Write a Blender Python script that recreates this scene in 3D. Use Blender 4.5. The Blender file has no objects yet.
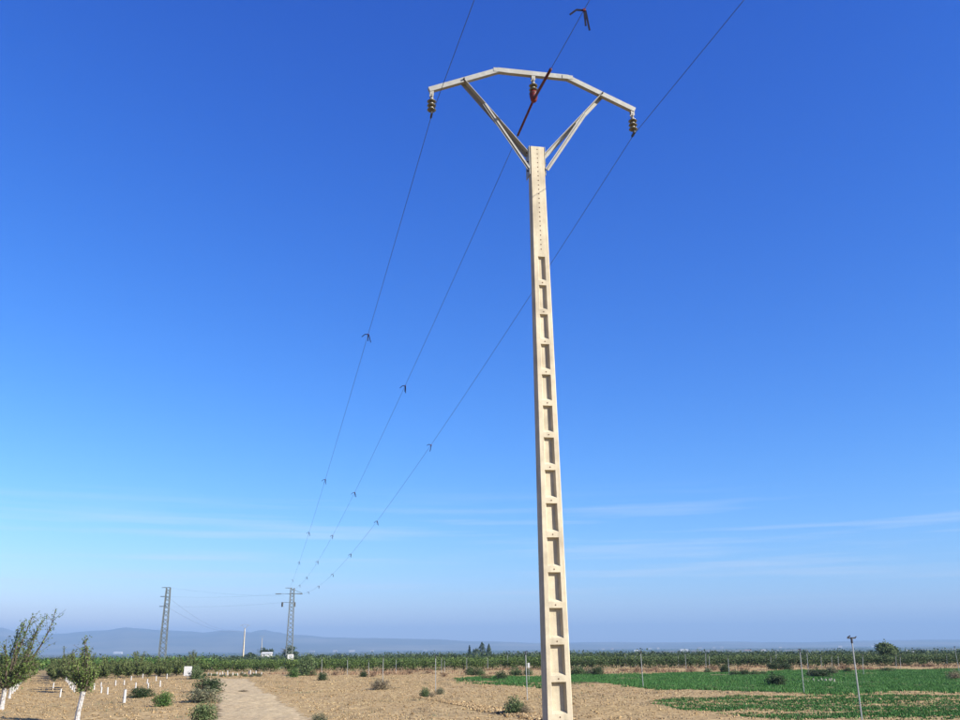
import bpy, math, random
import numpy as np
from mathutils import Vector, Matrix, noise
from math import sin, cos, tan, pi, radians, sqrt, exp, hypot

# ------------------------------------------------------------------ camera, sky, sun, exposure
SC = bpy.context.scene
COL = SC.collection
EYE = 2.2
FPX, PITCH, ROLL = 900.0, 0.3097, 0.009          # focal length in pixels of a 960 px wide picture
cam = bpy.data.cameras.new('camera'); camo = bpy.data.objects.new('camera', cam); COL.objects.link(camo)
cam.sensor_width = 36.0; cam.lens = 36.0 * FPX / 960.0; cam.clip_start = 0.1; cam.clip_end = 60000
camo.matrix_world = Matrix.Translation((0, 0, EYE)) @ Matrix.Rotation(pi/2 + PITCH, 4, 'X') @ Matrix.Rotation(-ROLL, 4, 'Z')
SC.camera = camo
SUN_BACK, SUN_EL = radians(62), radians(28)       # to the right of straight-behind the camera, height
sd = Vector((sin(SUN_BACK)*cos(SUN_EL), -cos(SUN_BACK)*cos(SUN_EL), sin(SUN_EL)))   # towards the sun
sun = bpy.data.lights.new('sun', 'SUN'); sun.energy = 5.0; sun.angle = radians(0.53); sun.color = (1.0, 0.945, 0.85)
suno = bpy.data.objects.new('sun', sun); COL.objects.link(suno); suno.rotation_euler = sd.to_track_quat('Z', 'Y').to_euler()
SKY_GRADE = [(2.05, 0.2044), (1.44, 0.5538), (0.85, 2.0925)]
W = bpy.data.worlds.new('World'); SC.world = W; W.use_nodes = True
nt = W.node_tree; N = nt.nodes; LK = nt.links; N.clear()
out = N.new('ShaderNodeOutputWorld'); bg = N.new('ShaderNodeBackground'); sky = N.new('ShaderNodeTexSky')
sky.sky_type = 'NISHITA'; sky.sun_disc = False; sky.sun_elevation = SUN_EL
sky.sun_rotation = math.atan2(sd.x, sd.y); sky.altitude = 300; sky.air_density = 1.0; sky.dust_density = 0.35; sky.ozone_density = 3.0
sep = N.new('ShaderNodeSeparateColor'); hs = N.new('ShaderNodeCombineColor'); LK.new(sky.outputs[0], sep.inputs[0])
for ch_, (gm_, kk_) in enumerate(SKY_GRADE):              # the deep saturated blue of the clear dry air, everywhere in the sky
    pw = N.new('ShaderNodeMath'); pw.operation = 'POWER'; pw.inputs[1].default_value = gm_; ml = N.new('ShaderNodeMath'); ml.operation = 'MULTIPLY'; ml.inputs[1].default_value = kk_
    LK.new(sep.outputs[ch_], pw.inputs[0]); LK.new(pw.outputs[0], ml.inputs[0]); LK.new(ml.outputs[0], hs.inputs[ch_])
tcw = N.new('ShaderNodeTexCoord'); mpw = N.new('ShaderNodeMapping'); mpw.inputs['Scale'].default_value = (1.8, 1.8, 58)
LK.new(tcw.outputs['Generated'], mpw.inputs['Vector'])
nzw = N.new('ShaderNodeTexNoise'); nzw.inputs['Scale'].default_value = 1.6; nzw.inputs['Detail'].default_value = 6; nzw.inputs['Roughness'].default_value = 0.55
LK.new(mpw.outputs[0], nzw.inputs['Vector'])
rmp = N.new('ShaderNodeValToRGB'); rmp.color_ramp.elements[0].position = 0.50; rmp.color_ramp.elements[1].position = 0.80
LK.new(nzw.outputs['Fac'], rmp.inputs['Fac'])
sx = N.new('ShaderNodeSeparateXYZ'); LK.new(tcw.outputs['Generated'], sx.inputs[0])
el = N.new('ShaderNodeValToRGB'); cr = el.color_ramp       # thin streaks of cloud low over the horizon, all the way round
cr.elements[0].position = 0.02; cr.elements[0].color = (0, 0, 0, 1); cr.elements[1].position = 0.06; cr.elements[1].color = (1, 1, 1, 1)
e2 = cr.elements.new(0.115); e2.color = (1, 1, 1, 1); e3 = cr.elements.new(0.17); e3.color = (0, 0, 0, 1)
LK.new(sx.outputs['Z'], el.inputs['Fac'])
mul = N.new('ShaderNodeMath'); mul.operation = 'MULTIPLY'; LK.new(rmp.outputs[0], mul.inputs[0]); LK.new(el.outputs[0], mul.inputs[1])
mul2 = N.new('ShaderNodeMath'); mul2.operation = 'MULTIPLY'; LK.new(mul.outputs[0], mul2.inputs[0]); mul2.inputs[1].default_value = 0.6
mxw = N.new('ShaderNodeMixRGB'); LK.new(mul2.outputs[0], mxw.inputs['Fac']); LK.new(hs.outputs[0], mxw.inputs[1]); mxw.inputs[2].default_value = (7.0, 7.6, 8.6, 1)
LK.new(mxw.outputs[0], bg.inputs['Color']); bg.inputs['Strength'].default_value = 0.053
LK.new(bg.outputs[0], out.inputs['Surface'])
vs = SC.view_settings; vs.view_transform = 'Standard'; vs.look = 'None'; vs.gamma = 1; vs.exposure = 1.3; vs.use_curve_mapping = False
SC.cycles.volume_bounces = 0

# ------------------------------------------------------------------ helpers
rnd = random.Random(7)
def ray(x, y):
    X, Y = x - 480, 360 - y
    a, b = X*cos(ROLL) + Y*sin(ROLL), -X*sin(ROLL) + Y*cos(ROLL)
    return Vector((a/FPX, cos(PITCH) - b/FPX*sin(PITCH), sin(PITCH) + b/FPX*cos(PITCH)))
def at(x, y, dist):                    # the world point seen at (x, y) at a forward distance
    d = ray(x, y); d = d * (dist / d.y); return Vector((d.x, d.y, d.z + EYE))
def base_z(d):
    return 0.0 if d < 115 else -(min(d, 1500) - 115) * 0.0085
def fade(x, y):
    fx = min(1, max(0, (62 - abs(x - 5)) / 12)); fy = min(1, max(0, (y + 6) / 6)) * min(1, max(0, (112 - y) / 15)); return fx * fy
def gh(x, y):
    z = base_z(hypot(x, y)); k = fade(x, y)
    if k > 0 and 26 < y < 92: z += k * min(1, (y-26)/4) * 0.034 * (abs(noise.noise((x*1.15, y*0.85, 11)))*2.2 - 0.5 + 0.6*noise.noise((x*2.3, y*1.7, 21)))
    if k > 0: z += k * (0.09 * noise.noise((x*0.13, y*0.13, 0)) + 0.045 * noise.noise((x*0.45, y*0.45, 4)))
    return z
def gp(x, y):                          # the ground point seen at (x, y)
    d = ray(x, y); t = EYE / -d.z; P = Vector((d.x*t, d.y*t, 0)); P.z = gh(P.x, P.y); return P

MATS = {}
def newmat(name):
    m = bpy.data.materials.new(name); m.use_nodes = True; MATS[name] = m
    return m, m.node_tree.nodes, m.node_tree.links, m.node_tree.nodes['Principled BSDF']
ALB, LALB = 0.58, 0.74
def mul3(c, k): return tuple(v*k for v in c)
def mat(name, c1, c2=None, scale=5.0, rough=0.8, bump=0.0, metal=0.0, spec=0.3, detail=5, c3=None, scale2=0.6, bscale=None, grain=None):
    c1 = mul3(c1, ALB); c2 = mul3(c2, ALB) if c2 else None; c3 = mul3(c3, ALB) if c3 else None
    m, n, l, b = newmat(name)
    b.inputs['Roughness'].default_value = rough; b.inputs['Metallic'].default_value = metal
    b.inputs['Specular IOR Level'].default_value = spec
    g = n.new('ShaderNodeNewGeometry'); tc = n.new('ShaderNodeTexCoord')
    nz = n.new('ShaderNodeTexNoise'); nz.inputs['Scale'].default_value = scale; nz.inputs['Detail'].default_value = detail
    nz.inputs['Roughness'].default_value = 0.65
    l.new(tc.outputs['Object'], nz.inputs['Vector'])
    r = n.new('ShaderNodeValToRGB'); r.color_ramp.elements[0].position = 0.32; r.color_ramp.elements[1].position = 0.68
    r.color_ramp.elements[0].color = (*c1, 1); r.color_ramp.elements[1].color = (*(c2 or c1), 1)
    l.new(nz.outputs['Fac'], r.inputs['Fac']); colr = r.outputs[0]
    if c3:
        n2 = n.new('ShaderNodeTexNoise'); n2.inputs['Scale'].default_value = scale2; n2.inputs['Detail'].default_value = 4
        l.new(tc.outputs['Object'], n2.inputs['Vector'])
        r2 = n.new('ShaderNodeValToRGB'); r2.color_ramp.elements[0].position = 0.45; r2.color_ramp.elements[1].position = 0.7
        l.new(n2.outputs['Fac'], r2.inputs['Fac'])
        mx = n.new('ShaderNodeMixRGB'); l.new(r2.outputs[0], mx.inputs[0]); l.new(colr, mx.inputs[1]); mx.inputs[2].default_value = (*c3, 1); colr = mx.outputs[0]
    if grain:                                    # fine random lighter and darker speckle multiplied into the colour
        n4 = n.new('ShaderNodeTexNoise'); n4.inputs['Scale'].default_value = grain[0]; n4.inputs['Detail'].default_value = 3; n4.inputs['Roughness'].default_value = 0.7; l.new(tc.outputs['Object'], n4.inputs['Vector'])
        mr = n.new('ShaderNodeMapRange'); mr.inputs['From Min'].default_value = 0.36; mr.inputs['From Max'].default_value = 0.62; mr.inputs['To Min'].default_value = grain[1]; mr.inputs['To Max'].default_value = grain[2]; l.new(n4.outputs['Fac'], mr.inputs['Value'])
        vm_ = n.new('ShaderNodeVectorMath'); vm_.operation = 'SCALE'; l.new(colr, vm_.inputs[0]); l.new(mr.outputs[0], vm_.inputs['Scale']); colr = vm_.outputs[0]
    l.new(colr, b.inputs['Base Color'])
    if bump:
        bp = n.new('ShaderNodeBump'); bp.inputs['Strength'].default_value = 0.8; bp.inputs['Distance'].default_value = bump
        n3 = n.new('ShaderNodeTexNoise'); n3.inputs['Scale'].default_value = bscale or scale*2; n3.inputs['Detail'].default_value = 6
        l.new(tc.outputs['Object'], n3.inputs['Vector']); l.new(n3.outputs['Fac'], bp.inputs['Height']); l.new(bp.outputs[0], b.inputs['Normal'])
    return m
def leafmat(name, cols, rough=0.65, transl=0.25):
    cols = [mul3(c, LALB) for c in cols]; m, n, l, b = newmat(name); b.inputs['Roughness'].default_value = rough; b.inputs['Specular IOR Level'].default_value = 0.25
    g = n.new('ShaderNodeNewGeometry'); r = n.new('ShaderNodeValToRGB'); e = r.color_ramp.elements
    e[0].color = (*cols[0], 1); e[1].color = (*cols[-1], 1)
    for i, c in enumerate(cols[1:-1]): q = e.new((i+1)/(len(cols)-1)); q.color = (*c, 1)
    oi = n.new('ShaderNodeObjectInfo'); ad = n.new('ShaderNodeMath'); ad.operation = 'MULTIPLY_ADD'; ad.inputs[1].default_value = 0.3; ad.inputs[2].default_value = -0.15
    l.new(oi.outputs['Random'], ad.inputs[0]); ad2 = n.new('ShaderNodeMath'); ad2.operation = 'ADD'
    l.new(g.outputs['Random Per Island'], ad2.inputs[0]); l.new(ad.outputs[0], ad2.inputs[1])
    l.new(ad2.outputs[0], r.inputs['Fac']); l.new(r.outputs[0], b.inputs['Base Color'])
    t = n.new('ShaderNodeBsdfTranslucent'); l.new(r.outputs[0], t.inputs['Color'])
    mx = n.new('ShaderNodeMixShader'); mx.inputs[0].default_value = transl
    l.new(b.outputs[0], mx.inputs[1]); l.new(t.outputs[0], mx.inputs[2]); l.new(mx.outputs[0], n['Material Output'].inputs['Surface'])
    return m

SOIL = mat('soil', (0.39, 0.255, 0.105), (0.76, 0.56, 0.29), 2.6, 0.95, 0.05, detail=9, c3=(0.56, 0.39, 0.175), scale2=0.16, bscale=5, spec=0.1, grain=(4.2, 0.58, 1.22))
def far_fields(m):                     # beyond the orchards the plain is a patchwork of scrub, olives and stubble
    n, l = m.node_tree.nodes, m.node_tree.links; b = n['Principled BSDF']; src = b.inputs['Base Color'].links[0].from_socket
    tc = n.new('ShaderNodeTexCoord'); ln = n.new('ShaderNodeVectorMath'); ln.operation = 'LENGTH'; l.new(tc.outputs['Object'], ln.inputs[0])
    mr = n.new('ShaderNodeMapRange'); mr.inputs['From Min'].default_value = 130; mr.inputs['From Max'].default_value = 320; l.new(ln.outputs['Value'], mr.inputs['Value'])
    vo = n.new('ShaderNodeTexVoronoi'); vo.inputs['Scale'].default_value = 0.0045; l.new(tc.outputs['Object'], vo.inputs['Vector'])
    sp = n.new('ShaderNodeSeparateColor'); l.new(vo.outputs['Color'], sp.inputs[0]); r = n.new('ShaderNodeValToRGB'); e = r.color_ramp.elements; r.color_ramp.interpolation = 'CONSTANT'
    e[0].color = (0.030, 0.045, 0.018, 1); e[1].position = 0.86; e[1].color = (0.20, 0.15, 0.085, 1); q = e.new(0.35); q.color = (0.050, 0.065, 0.026, 1); q = e.new(0.62); q.color = (0.085, 0.085, 0.042, 1)
    l.new(sp.outputs[0], r.inputs['Fac']); mx = n.new('ShaderNodeMixRGB'); l.new(mr.outputs[0], mx.inputs[0]); l.new(src, mx.inputs[1]); l.new(r.outputs[0], mx.inputs[2]); l.new(mx.outputs[0], b.inputs['Base Color'])
far_fields(SOIL)
CLOD = leafmat('clod', [(0.22, 0.14, 0.06), (0.38, 0.26, 0.125), (0.56, 0.41, 0.215)], 0.95, 0.0)
TRACK = mat('track_dirt', (0.58, 0.44, 0.245), (0.82, 0.645, 0.385), 2.9, 0.95, 0.03, detail=9, c3=(0.64, 0.485, 0.28), scale2=0.35, bscale=9, spec=0.1, grain=(5.0, 0.72, 1.14))
CROPSOIL = mat('crop_soil', (0.20, 0.19, 0.075), (0.34, 0.28, 0.13), 0.9, 0.9, 0.04, c3=(0.08, 0.17, 0.05), scale2=0.25, spec=0.1)
CROP = leafmat('crop_leaf', [(0.025, 0.098, 0.016), (0.048, 0.159, 0.030), (0.098, 0.243, 0.055)])
STRAW = leafmat('straw', [(0.30, 0.22, 0.11), (0.46, 0.35, 0.18), (0.60, 0.48, 0.27)], 0.85, 0.1)
RUST = leafmat('rusty_weed', [(0.15, 0.085, 0.05), (0.25, 0.15, 0.085), (0.36, 0.24, 0.14)], 0.85, 0.1)
CONC = mat('concrete', (0.69, 0.605, 0.43), (0.80, 0.705, 0.515), 9, 0.9, 0.004, detail=8, c3=(0.57, 0.49, 0.355), scale2=2.2, bscale=60, spec=0.15)
def streaks(m, lo, sx=9.0, sz=0.35):       # long run-down stains and grey mottling in the concrete
    n, l = m.node_tree.nodes, m.node_tree.links; b = n['Principled BSDF']; src = b.inputs['Base Color'].links[0].from_socket
    tc = n.new('ShaderNodeTexCoord'); mp = n.new('ShaderNodeMapping'); mp.inputs['Scale'].default_value = (sx, sx, sz); l.new(tc.outputs['Object'], mp.inputs[0])
    z = n.new('ShaderNodeTexNoise'); z.inputs['Scale'].default_value = 1.6; z.inputs['Detail'].default_value = 5; l.new(mp.outputs[0], z.inputs['Vector'])
    r = n.new('ShaderNodeMapRange'); r.inputs['From Min'].default_value = 0.36; r.inputs['From Max'].default_value = 0.56; r.inputs['To Min'].default_value = lo; r.inputs['To Max'].default_value = 1.04; l.new(z.outputs['Fac'], r.inputs['Value'])
    v = n.new('ShaderNodeVectorMath'); v.operation = 'SCALE'; l.new(src, v.inputs[0]); l.new(r.outputs[0], v.inputs['Scale']); l.new(v.outputs[0], b.inputs['Base Color'])
streaks(CONC, 0.87, 7.0, 0.9)
GALV = mat('galvanised_steel', (0.37, 0.37, 0.34), (0.50, 0.49, 0.445), 14, 0.6, 0.001, metal=0.15, c3=(0.42, 0.395, 0.34), scale2=3)
GALVD = mat('tower_steel', (0.15, 0.18, 0.18), (0.24, 0.275, 0.265), 4, 0.6, 0.0, metal=0.2)
HOLE = mat('hole_shadow', (0.10, 0.045, 0.03), (0.14, 0.06, 0.035), 20, 0.95, spec=0.0)
GLASS = mat('insulator_glaze', (0.11, 0.095, 0.05), (0.22, 0.19, 0.11), 12, 0.18, spec=0.6)
CAPM = mat('insulator_cap', (0.36, 0.34, 0.28), (0.50, 0.47, 0.40), 20, 0.5, metal=0.4)
DARKM = mat('dark_metal', (0.045, 0.045, 0.05), (0.07, 0.07, 0.075), 20, 0.5)
WIRE = mat('conductor', (0.06, 0.075, 0.12), (0.09, 0.105, 0.15), 3, 0.6)
RUBBER = mat('rubber', (0.018, 0.018, 0.035), (0.03, 0.03, 0.05), 8, 0.85, spec=0.05)
REDP = mat('red_plastic', (0.16, 0.018, 0.014), (0.24, 0.03, 0.02), 9, 0.5)
MAROON = mat('maroon_sleeve', (0.10, 0.015, 0.022), (0.15, 0.024, 0.03), 6, 0.5)
WHITE = mat('white_paint', (0.72, 0.70, 0.66), (0.84, 0.83, 0.80), 6, 0.7, spec=0.2)
WHITEPL = mat('white_sheet_metal', (0.76, 0.75, 0.70), (0.85, 0.84, 0.80), 3, 0.5)
streaks(WHITE, 0.62, 30, 8)
BARK = mat('bark', (0.11, 0.085, 0.06), (0.19, 0.15, 0.11), 12, 0.9, 0.006)
LIME = mat('limewashed_bark', (0.55, 0.52, 0.48), (0.82, 0.80, 0.77), 9, 0.9, 0.01, c3=(0.42, 0.37, 0.32), scale2=14)
PIPE = mat('grey_pipe', (0.40, 0.42, 0.42), (0.55, 0.57, 0.56), 3, 0.5, metal=0.1)
TANW = mat('tan_render', (0.50, 0.45, 0.38), (0.60, 0.55, 0.47), 0.2, 0.9)
ROOFT = mat('roof_tile', (0.33, 0.16, 0.10), (0.45, 0.24, 0.15), 2, 0.9)
HILLM = mat('hill_scrub', (0.10, 0.10, 0.06), (0.22, 0.19, 0.12), 0.002, 0.95, detail=8, c3=(0.34, 0.29, 0.19), scale2=0.0011, spec=0.1)
streaks(LIME, 0.55, 16, 6)
L_ALM = leafmat('almond_leaf', [(0.069, 0.109, 0.024), (0.129, 0.192, 0.045), (0.212, 0.272, 0.075)])
L_ALMB = leafmat('almond_leaf_far', [(0.067, 0.100, 0.027), (0.119, 0.160, 0.045), (0.200, 0.228, 0.075)])
L_VINE = leafmat('vine_leaf', [(0.048, 0.086, 0.017), (0.094, 0.152, 0.032), (0.171, 0.224, 0.055)])
L_VINER = leafmat('dark_vine_leaf', [(0.038, 0.071, 0.022), (0.070, 0.117, 0.032), (0.133, 0.165, 0.057)])
L_DARK = leafmat('dark_leaf', [(0.029, 0.056, 0.019), (0.058, 0.095, 0.033), (0.105, 0.138, 0.052)])
L_SHRUB = leafmat('shrub_leaf', [(0.061, 0.105, 0.037), (0.114, 0.166, 0.060), (0.193, 0.245, 0.101)])
L_GREY = leafmat('greygreen_leaf', [(0.090, 0.097, 0.055), (0.166, 0.173, 0.097), (0.270, 0.263, 0.152)])
L_FRESH = leafmat('fresh_leaf', [(0.052, 0.111, 0.021), (0.098, 0.182, 0.039), (0.156, 0.260, 0.065)])
L_DRY = leafmat('dry_leaf', [(0.176, 0.138, 0.083), (0.275, 0.220, 0.132), (0.396, 0.319, 0.198)])

class MB:
    def __init__(s): s.v, s.f = [], []
    def box(s, c, size, rz=0, M=None):
        i = len(s.v); hx, hy, hz = size[0]/2, size[1]/2, size[2]/2; c = Vector(c); R = Matrix.Rotation(rz, 3, 'Z') if M is None else M
        for dx, dy, dz in ((-1,-1,-1),(1,-1,-1),(1,1,-1),(-1,1,-1),(-1,-1,1),(1,-1,1),(1,1,1),(-1,1,1)): s.v.append(c + R @ Vector((dx*hx, dy*hy, dz*hz)))
        s.f += [tuple(i+k for k in q) for q in ((0,3,2,1),(4,5,6,7),(0,1,5,4),(1,2,6,5),(2,3,7,6),(3,0,4,7))]; return s
    def bar(s, a, b, w, h, up=(0,0,1)):        # rectangular bar from a to b: w across, h along 'up'
        a, b, up = Vector(a), Vector(b), Vector(up); d = (b-a).normalized(); sd_ = d.cross(up).normalized(); u2 = sd_.cross(d)
        i = len(s.v)
        for p in (a, b):
            for q, r in ((-1,-1),(1,-1),(1,1),(-1,1)): s.v.append(p + sd_*(q*w/2) + u2*(r*h/2))
        s.f += [tuple(i+k for k in q) for q in ((0,3,2,1),(4,5,6,7),(0,1,5,4),(1,2,6,5),(2,3,7,6),(3,0,4,7))]; return s
    def tube(s, pts, rad, n=6, cap=True):
        pts = [Vector(p) for p in pts]; i0 = len(s.v); m = len(pts)
        rads = rad if isinstance(rad, (list, tuple)) else [rad]*m; ref = None
        for k, p in enumerate(pts):
            d = (pts[min(k+1, m-1)] - pts[max(k-1, 0)]).normalized()
            if ref is None: ref = d.orthogonal().normalized()
            ref = (ref - d*ref.dot(d)).normalized(); w = d.cross(ref)
            for j in range(n):
                t = 2*pi*j/n; s.v.append(p + (ref*cos(t) + w*sin(t))*rads[k])
        for k in range(m-1):
            for j in range(n):
                a = i0 + k*n; s.f.append((a+j, a+(j+1) % n, a+n+(j+1) % n, a+n+j))
        if cap: s.f.append(tuple(i0+j for j in reversed(range(n)))); s.f.append(tuple(i0+(m-1)*n+j for j in range(n)))
        return s
    def lathe(s, prof, c=(0,0,0), n=14):       # prof: (r, z) from top to bottom
        i0 = len(s.v); c = Vector(c)
        for r, z in prof:
            for j in range(n): t = 2*pi*j/n; s.v.append(c + Vector((r*cos(t), r*sin(t), z)))
        for k in range(len(prof)-1):
            for j in range(n): a = i0+k*n; s.f.append((a+j, a+n+j, a+n+(j+1) % n, a+(j+1) % n))
        s.f.append(tuple(i0+j for j in range(n))); s.f.append(tuple(i0+(len(prof)-1)*n+j for j in reversed(range(n)))); return s
    def mesh(s, name, m):
        me = bpy.data.meshes.new(name); me.from_pydata([tuple(v) for v in s.v], [], s.f); me.materials.append(m); me.update(); return me
    def obj(s, name, m, parent=None, smooth=False, **k):
        me = s.mesh(name, m)
        if smooth: me.polygons.foreach_set('use_smooth', [True]*len(me.polygons))
        return link(name, me, parent, **k)
def link(name, me, parent=None, loc=None, rz=0, scale=None):
    o = bpy.data.objects.new(name, me); COL.objects.link(o)
    if parent: o.parent = parent
    if loc is not None: o.location = loc
    if rz: o.rotation_euler = (0, 0, rz)
    if scale: o.scale = scale if isinstance(scale, (tuple, list)) else (scale,)*3
    return o
def tag(o, label, cat, group=None):
    o['label'] = label; o['category'] = cat
    if group: o['group'] = group
    return o
def thing(name, label, cat, loc=(0,0,0), rz=0, group=None, scale=None):
    return tag(link(name, None, None, loc, rz, scale), label, cat, group)
def npmesh(name, V, F, m):                     # V (n,3), F (k,3 or 4) arrays
    me = bpy.data.meshes.new(name); nv, nf, q = len(V), len(F), F.shape[1]
    me.vertices.add(nv); me.vertices.foreach_set('co', V.astype(np.float32).ravel())
    me.loops.add(nf*q); me.loops.foreach_set('vertex_index', F.astype(np.int32).ravel())
    me.polygons.add(nf); me.polygons.foreach_set('loop_start', np.arange(0, nf*q, q, dtype=np.int32))
    try: me.polygons.foreach_set('loop_total', np.full(nf, q, dtype=np.int32))
    except Exception: pass
    me.materials.append(m); me.update(calc_edges=True); me.validate(); return me
def leaves(C, size, seed=0, aspect=0.55, upright=0.0):     # a small lozenge leaf at every centre
    r = np.random.default_rng(seed); n = len(C)
    a = r.normal(size=(n,3)); a[:,2] += upright*3; a /= np.linalg.norm(a, axis=1)[:,None]
    b = r.normal(size=(n,3)); b -= a*(a*b).sum(1)[:,None]; b /= np.linalg.norm(b, axis=1)[:,None]
    s = (np.asarray(size) * r.uniform(0.6, 1.35, n))[:,None]
    V = np.stack([C - a*s*0.5, C + b*s*0.5*aspect, C + a*s*0.5, C - b*s*0.5*aspect], 1).reshape(-1,3)
    return V, np.arange(4*n).reshape(n,4)
def structure(o): o['kind'] = 'structure'; return o
def stuff(o): o['kind'] = 'stuff'; return o

# ------------------------------------------------------------------ ground, track, field, hills
def axis(lo, hi, step, far):
    a = list(np.arange(lo, hi + 1e-6, step)); s = step; p = hi; q = lo; R, Lf = [], []
    while p < far: s *= 1.22; p += s; R.append(min(p, far))
    s = step
    while q > -far: s *= 1.22; q -= s; Lf.append(max(q, -far))
    return np.array(sorted(Lf) + a + R)
GX, GY = axis(-50, 60, 0.42, 13500), axis(24, 104, 0.42, 13500)
V = np.array([(x, y, gh(x, y)) for y in GY for x in GX]); nx = len(GX)
ii = np.array([(j*nx+i, j*nx+i+1, (j+1)*nx+i+1, (j+1)*nx+i) for j in range(len(GY)-1) for i in range(nx-1)])
me = npmesh('ground', V, ii, SOIL); me.polygons.foreach_set('use_smooth', [True]*len(me.polygons))
structure(link('ground', me))

def sheet(name, left, right, n, m_, lift, m, jit=0.25, seed=0):     # a strip of ground between two ragged edges
    def lerp(pl, t):
        k = t*(len(pl)-1); i = min(int(k), len(pl)-2); return pl[i].lerp(pl[i+1], k-i)
    Vv, Ff = [], []
    for j in range(n+1):
        t = j/n; a, b = lerp(left, t), lerp(right, t); d = (b-a).normalized()
        a = a + d*jit*noise.noise((t*9, seed, 1.3))*1.6; b = b + d*jit*noise.noise((t*11, seed, 7.7))*1.6
        for i in range(m_+1):
            p = a.lerp(b, i/m_); Vv.append((p.x, p.y, gh(p.x, p.y) + lift))
    Ff = np.array([(j*(m_+1)+i, j*(m_+1)+i+1, (j+1)*(m_+1)+i+1, (j+1)*(m_+1)+i) for j in range(n) for i in range(m_)])
    me = npmesh(name, np.array(Vv), Ff, m); me.polygons.foreach_set('use_smooth', [True]*len(me.polygons))
    if name == 'dirt_track':
        at_ = me.attributes.new('inside', 'FLOAT', 'POINT'); at_.data.foreach_set('value', [min(1.0, min(i, m_-i)/(0.24*m_), (n-j)/12) for j in range(n+1) for i in range(m_+1)])
    return structure(link(name, me))
def worn_edges(m):                       # the packed dirt thins out into the field soil along its sides
    n, l = m.node_tree.nodes, m.node_tree.links; b = n['Principled BSDF']
    a = n.new('ShaderNodeAttribute'); a.attribute_name = 'inside'; tc = n.new('ShaderNodeTexCoord'); z = n.new('ShaderNodeTexNoise'); z.inputs['Scale'].default_value = 1.7; z.inputs['Detail'].default_value = 6; l.new(tc.outputs['Object'], z.inputs['Vector'])
    ad = n.new('ShaderNodeMath'); ad.operation = 'ADD'; l.new(a.outputs['Fac'], ad.inputs[0]); l.new(z.outputs['Fac'], ad.inputs[1])
    mr = n.new('ShaderNodeMapRange'); mr.inputs['From Min'].default_value = 0.72; mr.inputs['From Max'].default_value = 1.05; l.new(ad.outputs[0], mr.inputs['Value'])
    t = n.new('ShaderNodeBsdfTransparent'); mx = n.new('ShaderNodeMixShader'); l.new(mr.outputs[0], mx.inputs[0]); l.new(t.outputs[0], mx.inputs[1]); l.new(b.outputs[0], mx.inputs[2]); l.new(mx.outputs[0], n['Material Output'].inputs['Surface'])
worn_edges(TRACK)
tl = [gp(x, y) for x, y in ((205, 760), (208, 720), (213, 703), (216, 693), (211, 684), (196, 678.5))]
trr = [gp(x, y) for x, y in ((372, 760), (325, 720), (294, 704), (272, 693), (257, 684), (254, 678.5))]
structure(sheet('dirt_track', tl, trr, 170, 22, 0.034, TRACK, 0.30, 3))
cl = [gp(x, y) for x, y in ((690, 696), (640, 689), (585, 685), (470, 680.5))]
cb = [gp(x, y) for x, y in ((1010, 696), (1000, 690.5), (990, 685), (980, 669.5))]
fl = [gp(x, y) for x, y in ((1000, 693), (860, 693.5), (760, 692.5), (690, 690), (620, 686.5), (560, 682.5), (470, 680.5))]
fb = [gp(x, y) for x, y in ((1000, 669), (860, 671), (760, 672.5), (690, 673.5), (620, 674.5), (560, 676), (462, 678))]
structure(sheet('crop_field', [a.lerp(b, .09) for a, b in zip(fl, fb)], [b.lerp(a, .05) for a, b in zip(fl, fb)], 190, 50, 0.034, CROPSOIL, 0.5, 5))

# far hills and the low plateau on the horizon
ridge = [(-400, 642), (-120, 634), (0, 630), (22, 634), (40, 636), (62, 634.5), (82, 631.5), (104, 630), (125, 627), (142, 628.5), (160, 631), (185, 632.8), (206, 633.5), (222, 631.8), (238, 631.5), (250, 632.6), (262, 630), (276, 632.3), (290, 634.2),
         (330, 636.8), (375, 638), (430, 639.5), (480, 641), (540, 642.8), (620, 642.6), (720, 642), (800, 642.4), (870, 640.6), (960, 640), (1100, 638), (1500, 632)]
HV = []; AZ = 260; RW = 26; D0, D1, D2 = 5200.0, 8800.0, 12500.0
for j in range(RW+1):
    v = j/RW; dist = D0 + (D2-D0)*v
    k = (dist-D0)/(D1-D0) if dist < D1 else 1 - 0.8*(dist-D1)/(D2-D1); k = max(0, k); prof = k*k*(3-2*k) if dist < D1 else k
    for i in range(AZ+1):
        px = -400 + 1900*i/AZ
        q = next(q for q in range(len(ridge)-1) if ridge[q+1][0] >= px); t = (px-ridge[q][0])/(ridge[q+1][0]-ridge[q][0])
        t = t*t*(3-2*t); py = ridge[q][1]*(1-t) + ridge[q+1][1]*t
        top = at(px, py, D1); b = base_z(5000); p = Vector((top.x/D1*dist, dist, 0))
        n_ = noise.fractal((p.x*0.0011, p.y*0.0011, 3.0), 1.0, 2.0, 5)
        HV.append((p.x, p.y, b - 6 + (top.z - b + 6)*prof*(1 + 0.22*n_*(1 if j != RW//2 else 0.3)) ))
F = np.array([(j*(AZ+1)+i, j*(AZ+1)+i+1, (j+1)*(AZ+1)+i+1, (j+1)*(AZ+1)+i) for j in range(RW) for i in range(AZ)])
me = npmesh('hills', np.array(HV), F, HILLM); me.polygons.foreach_set('use_smooth', [True]*len(me.polygons)); structure(link('hills', me))

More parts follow.
